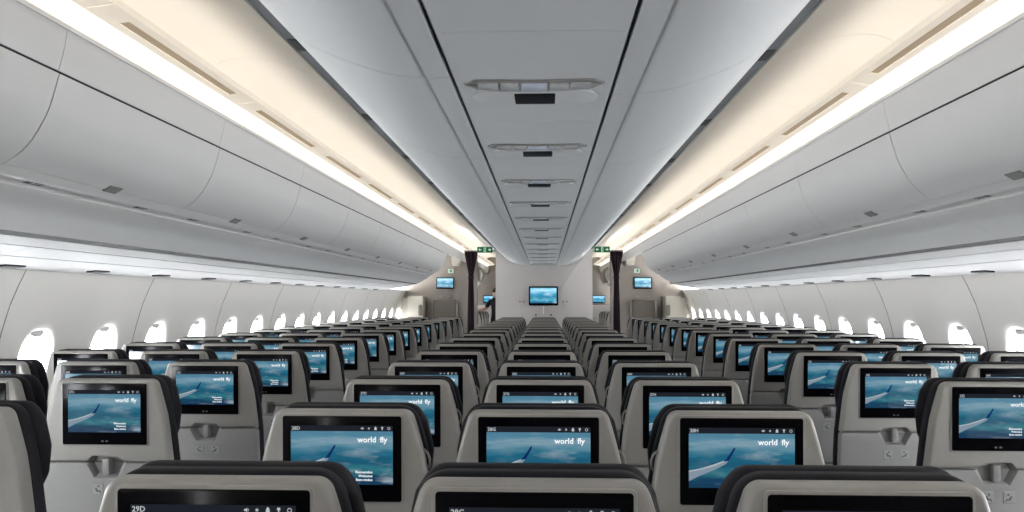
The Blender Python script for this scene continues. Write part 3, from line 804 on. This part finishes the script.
for s, nm in ((-1, 'left'), (1, 'right')):
    o = sign('exit_sign', s * 1.055, 14.75, EYE + .905, .272, .105, f'green lit exit sign with arrows hanging over the {nm} aisle')
    mb = MB(); slab(mb, rect(-.06, .053, .06, .068, .002), -.02, .02, .002, 2); link('bracket', mb.mesh('bracket', ['frame']), o)
    sign('exit_placard', s * 1.87, YO - .02, EYE + .585, .11, .085, f'faint pale green exit placard above the monitor on the {nm} bulkhead', True)
    # curtain gathered at the aisle edge
    mb = MB(); n = 40; rows = [(2.345, .105, .05), (2.28, .10, .05), (2.10, .068, .045), (1.93, .042, .035), (1.80, .040, .034), (1.62, .045, .036), (1.3, .05, .04), (.9, .055, .045), (.4, .06, .05), (.03, .06, .05)]
    vs = []
    for (z, wx, wy) in rows:
        for k in range(n):
            a = 2 * math.pi * k / n; q = 1 + .22 * math.cos(9 * a)
            vs.append((wx * q * math.cos(a), wy * q * math.sin(a), z))
    fs = [(r * n + k, r * n + (k + 1) % n, (r + 1) * n + (k + 1) % n, (r + 1) * n + k) for r in range(len(rows) - 1) for k in range(n)] + [tuple(range(n)), tuple((len(rows) - 1) * n + k for k in range(n))]
    mb.add(vs, fs)
    o = empty('curtain', (s * 1.36, 15.35, 0), f'dark aubergine curtain gathered beside the {nm} aisle at the bulkhead', 'curtain', 'gathered aisle curtains')
    link('cloth', mb.mesh('cloth', ['curtain'], 60), o)
    mb = MB(); tube(mb, [(.055 * math.cos(t), .046 * math.sin(t), 1.86) for t in [2 * math.pi * k / 16 for k in range(17)]], .012, 6); link('tie_band', mb.mesh('tie_band', ['shirt']), o)
    mb = MB(); tube(mb, [(-s * .5, 0, 2.36), (s * .13, 0, 2.36)], .012, 8); link('rail', mb.mesh('rail', ['metal']), o)
    # folded jump seat
    o = empty('jump_seat', (s * 1.98, YO, EYE - .36), f'brown grey folded jump seat on the {nm} bulkhead under the small monitor', 'jump seat', 'folded jump seats')
    mb = MB(); slab(mb, rect(-.225, -.02, .225, .365, .03), -.14, 0, .02, 3); link('seat_back', mb.mesh('seat_back', ['jump']), o)
    mb = MB(); slab(mb, rect(-.255, -.04, -.215, .33, .015), -.12, 0, .008, 2); link('side_frame', mb.mesh('side_frame', ['latch']), o)
    mb = MB(); slab(mb, rect(.215, -.04, .255, .33, .015), -.12, 0, .008, 2); link('side_frame', mb.mesh('side_frame', ['latch']), o)
    mb = MB(); slab(mb, rounded([(-.20, -.84), (.20, -.84), (.22, -.03), (-.22, -.03)], .02, 3), -.10, 0, .01, 2); link('seat_pan', mb.mesh('seat_pan', ['jump']), o)
    for t in (-1, 1):
        mb = MB(); disc(mb, 0, 0, 0, .018, 10, 0, .03); tag(link('coat_button', mb.mesh('button', ['latch']), None, (s * 1.98 + t * .10, YO, EYE + .07)), f'small round button on the {nm} bulkhead above the jump seat, {"inner" if t * s < 0 else "outer"} one', 'button', 'bulkhead coat buttons')
    # cream cabinet with a grab handle
    o = empty('cabinet', (s * 2.52, YO, 0), f'cream cabinet with an oval grab handle at the {nm} bulkhead by the door', 'cabinet', 'door side cabinets')
    mb = MB(); slab(mb, rect(-.15, 0, .15, EYE + .075, .008), -.45, -.002, .005, 2); link('body', mb.mesh('body', ['cabinet']), o)
    mb = MB(); slab(mb, rect(s * .215 - .06, 0, s * .215 + .06, EYE + .035, .008), -.40, -.003, .005, 2); link('side_panel', mb.mesh('side_panel', ['cabinet']), o)
    mb = MB(); slab(mb, rect(-s * .105 - .04, EYE - .31, -s * .105 + .04, EYE - .09, .038), -.458, -.44, .003, 2); slab_h = link('handle_recess', mb.mesh('handle_recess', ['jump']), o)
    # bracket box at the end of the valance
    mb = MB(); slab(mb, rounded([(-.09, -.10), (.06, -.10), (.09, .08), (-.11, .08)], .02, 3), -.30, 0, .01, 2)
    tag(link('curtain_rail_box', mb.mesh('rail_box', ['cabinet']), None, (s * 1.72, YO, EYE + .78)), f'beige bracket box at the top of the {nm} bulkhead beside the last bin', 'bracket box', 'bracket boxes')

# ------------------------------------------------------------------ forward cabin glimpsed through the aisles
for s, nm in ((-1, 'left'), (1, 'right')):
    o = empty('open_overhead_bin', (s * 1.75, 19.0, EYE + .35), f'cream open overhead bin beyond the {nm} curtain', 'overhead bin', 'open bins in the forward cabin')
    T = Matrix.Translation((-s * 1.75, -19.0, -EYE - .35))
    mb = MB(); sweep(mb, [(1.60, .75), (1.62, .50), (1.9, .28), (2.4, .25), (2.6, .75)], 17.2, 22.4, s); me = mb.mesh('bin_body', ['cream']); me.transform(T); link('bin_body', me, o)
    mb = MB(); sweep(mb, thick(smoothprof([(1.50, .76), (1.42, .62), (1.44, .48), (1.50, .40)], 4), .03), 19.4, 20.7, s); me = mb.mesh('bin_door', ['cabinet']); me.transform(T); link('bin_door', me, o)
    mb = MB(); slab(mb, rect(-.45, 0, .45, 1.02, .01), -.40, 0, .01, 2)
    slab(mb, rect(-.50, 1.02, .50, 1.30, .02), -.45, 0, .01, 2)
    tag(link('galley_counter', mb.mesh('counter', ['frame']), None, (s * 1.80, Y1 - .06, 0)), f'white counter at the far wall beyond the {nm} curtain', 'counter', 'forward counters')

# person standing beyond the left curtain, one arm resting on the counter side
def person():
    px, py = -1.24, 21.5
    bm = bmesh.new(); J = {}
    def v(n, x, y, z): J[n] = bm.verts.new((x, y, z)); return J[n]
    pts = {'pelvis': (0, 0, .95), 'waist': (0, 0, 1.10), 'chest': (0, -.01, 1.32), 'neck': (-.01, -.02, 1.48), 'chin': (-.02, -.03, 1.56), 'head': (-.025, -.035, 1.64), 'crown': (-.025, -.03, 1.71),
           'shl': (-.16, -.01, 1.41), 'ell': (-.30, -.06, 1.20), 'wrl': (-.43, -.10, 1.06 + .12), 'hal': (-.50, -.11, 1.16),
           'shr': (.17, -.01, 1.41), 'elr': (.22, -.02, 1.15), 'wrr': (.20, -.10, .92), 'har': (.19, -.13, .85),
           'hipl': (-.09, 0, .90), 'knl': (-.10, -.01, .50), 'anl': (-.10, .02, .09), 'tol': (-.11, -.14, .04),
           'hipr': (.09, 0, .90), 'knr': (.10, -.01, .50), 'anr': (.10, .02, .09), 'tor': (.11, -.14, .04)}
    rad = {'pelvis': .15, 'waist': .13, 'chest': .15, 'neck': .055, 'chin': .07, 'head': .088, 'crown': .07, 'shl': .07, 'ell': .045, 'wrl': .030, 'hal': .035, 'shr': .07, 'elr': .045, 'wrr': .03, 'har': .035,
           'hipl': .09, 'knl': .06, 'anl': .045, 'tol': .04, 'hipr': .09, 'knr': .06, 'anr': .045, 'tor': .04}
    fing = []
    for h, d in (('hal', -1), ('har', 0)):
        bx, by, bz = pts[h]
        for i in range(4):
            a = (bx + (-.03 if d else .0), by - .03 + .018 * i, bz - (.0 if d else .03)); b = (a[0] + (-.055 + .008 * abs(i - 1.5) if d else .0), a[1], a[2] - (.012 if d else .07))
            pts[f'{h}f{i}'] = a; pts[f'{h}g{i}'] = b; rad[f'{h}f{i}'] = .009; rad[f'{h}g{i}'] = .008; fing.append((h, f'{h}f{i}', f'{h}g{i}'))
        pts[f'{h}t'] = (bx - (.01 if d else -.0), by - .05, bz + .01); rad[f'{h}t'] = .010; fing.append((h, f'{h}t', None))
    for n, p in pts.items(): v(n, *p)
    for a, b in (('pelvis', 'waist'), ('waist', 'chest'), ('chest', 'neck'), ('neck', 'chin'), ('chin', 'head'), ('head', 'crown'), ('chest', 'shl'), ('shl', 'ell'), ('ell', 'wrl'), ('wrl', 'hal'), ('chest', 'shr'), ('shr', 'elr'), ('elr', 'wrr'), ('wrr', 'har'), ('pelvis', 'hipl'), ('hipl', 'knl'), ('knl', 'anl'), ('anl', 'tol'), ('pelvis', 'hipr'), ('hipr', 'knr'), ('knr', 'anr'), ('anr', 'tor')): bm.edges.new((J[a], J[b]))
    for h, f, g in fing:
        bm.edges.new((J[h], J[f]))
        if g: bm.edges.new((J[f], J[g]))
    names = list(J); bm.verts.index_update()
    me = bpy.data.meshes.new('person_rig'); bm.to_mesh(me); bm.free()
    o = bpy.data.objects.new('person_tmp', me); COL.objects.link(o)
    md = o.modifiers.new('skin', 'SKIN')
    for i, n in enumerate(names):
        sv = me.skin_vertices[0].data[i]; r = rad[n]; sv.radius = (r, r * (.75 if n in ('chest', 'waist', 'pelvis') else 1)); sv.use_root = (n == 'pelvis')
    o.modifiers.new('sub', 'SUBSURF').levels = 2
    dg = bpy.context.evaluated_depsgraph_get(); dg.update()
    body = bpy.data.meshes.new_from_object(o.evaluated_get(dg)); bpy.data.objects.remove(o)
    body.materials.clear()
    for mm in ('shirt', 'skin', 'hair'): body.materials.append(M[mm])
    for p in body.polygons:
        c = p.center; p.use_smooth = True
        arm = (c.x < -.24 and c.z < 1.26) or (c.x > .15 and c.z < 1.12 and c.z > .7)
        p.material_index = 1 if (c.z > 1.50 or arm) else 0
    ro = link('person', body, None, (px, py, 0))
    tag(ro, 'person in a dark shirt standing beyond the left curtain, one bare arm stretched out', 'person')
    hm = MB()
    rings = []
    for i in range(7):
        t = i / 6 * math.pi * .55
        for k in range(16):
            a = 2 * math.pi * k / 16
            hm.v.append((-.025 + .096 * math.sin(t) * math.cos(a), -.02 + .102 * math.sin(t) * math.sin(a) , 1.655 + .105 * math.cos(t)))
    hm.f = [[r * 16 + k, r * 16 + (k + 1) % 16, (r + 1) * 16 + (k + 1) % 16, (r + 1) * 16 + k] for r in range(6) for k in range(16)]; hm.m = [0] * len(hm.f)
    link('hair', hm.mesh('hair', ['hair'], 60), ro)
    fm = MB()
    for t in (-1, 1): disc(fm, -.025 + t * .032, 1.635, -.118, .010, 8, 0, .006)
    link('eyes', fm.mesh('eyes', ['hair'], 40), ro)
    nm_ = MB(); nm_.add([(-.035, -.112, 1.60), (-.015, -.112, 1.60), (-.025, -.140, 1.603), (-.025, -.112, 1.64)], [(0, 1, 2), (0, 2, 3), (1, 3, 2), (0, 3, 1)]); link('nose', nm_.mesh('nose', ['skin'], 0), ro)
person()

# ------------------------------------------------------------------ light
w = bpy.data.worlds.new('sky'); sc.world = w; w.use_nodes = True
bg = w.node_tree.nodes['Background']; bg.inputs[0].default_value = (0.97, 0.985, 1.0, 1); bg.inputs[1].default_value = 54.0
w.cycles.sampling_method = 'MANUAL'; w.cycles.sample_map_resolution = 64
def lamp(name, loc, rot, sx, sy, power, col):
    l = bpy.data.lights.new(name, 'AREA'); l.shape = 'RECTANGLE'; l.size = sx; l.size_y = sy; l.energy = power; l.color = col
    o = bpy.data.objects.new(name, l); COL.objects.link(o); o.location = loc; o.rotation_euler = rot; return o

for s in (-1, 1):      # sidewall wash lamps along the service ledge
    o = lamp('sidewall_lamp', (s * 2.47, 6.5, EYE + .178), (0, 0, 0), 13.0, .03, 9.5, (1.0, .97, .93))
    z = -Vector((s * .55, 0, -.83)).normalized(); x = Vector((0, 1, 0)); y = z.cross(x)
    o.rotation_euler = Matrix((x, y, z)).transposed().to_euler()

# ------------------------------------------------------------------ camera
cam = bpy.data.cameras.new('camera'); cam.sensor_width = 36; cam.lens = 820 / 1024 * 36; cam.clip_start = .02
co = bpy.data.objects.new('camera', cam); COL.objects.link(co); co.location = (CAMX, 0, EYE)
pitch = math.atan(44 / 820); yaw = math.atan(33 / 820)
co.rotation_euler = (R(90) + pitch, 0, yaw)
sc.camera = co
vs_ = sc.view_settings; sc.display_settings.display_device = 'sRGB'
vs_.view_transform = 'Standard'; vs_.look = 'None'; vs_.exposure = 0.24; vs_.gamma = 1.0; vs_.use_curve_mapping = False
sc.cycles.max_bounces = 10; sc.cycles.diffuse_bounces = 6; sc.cycles.transparent_max_bounces = 16
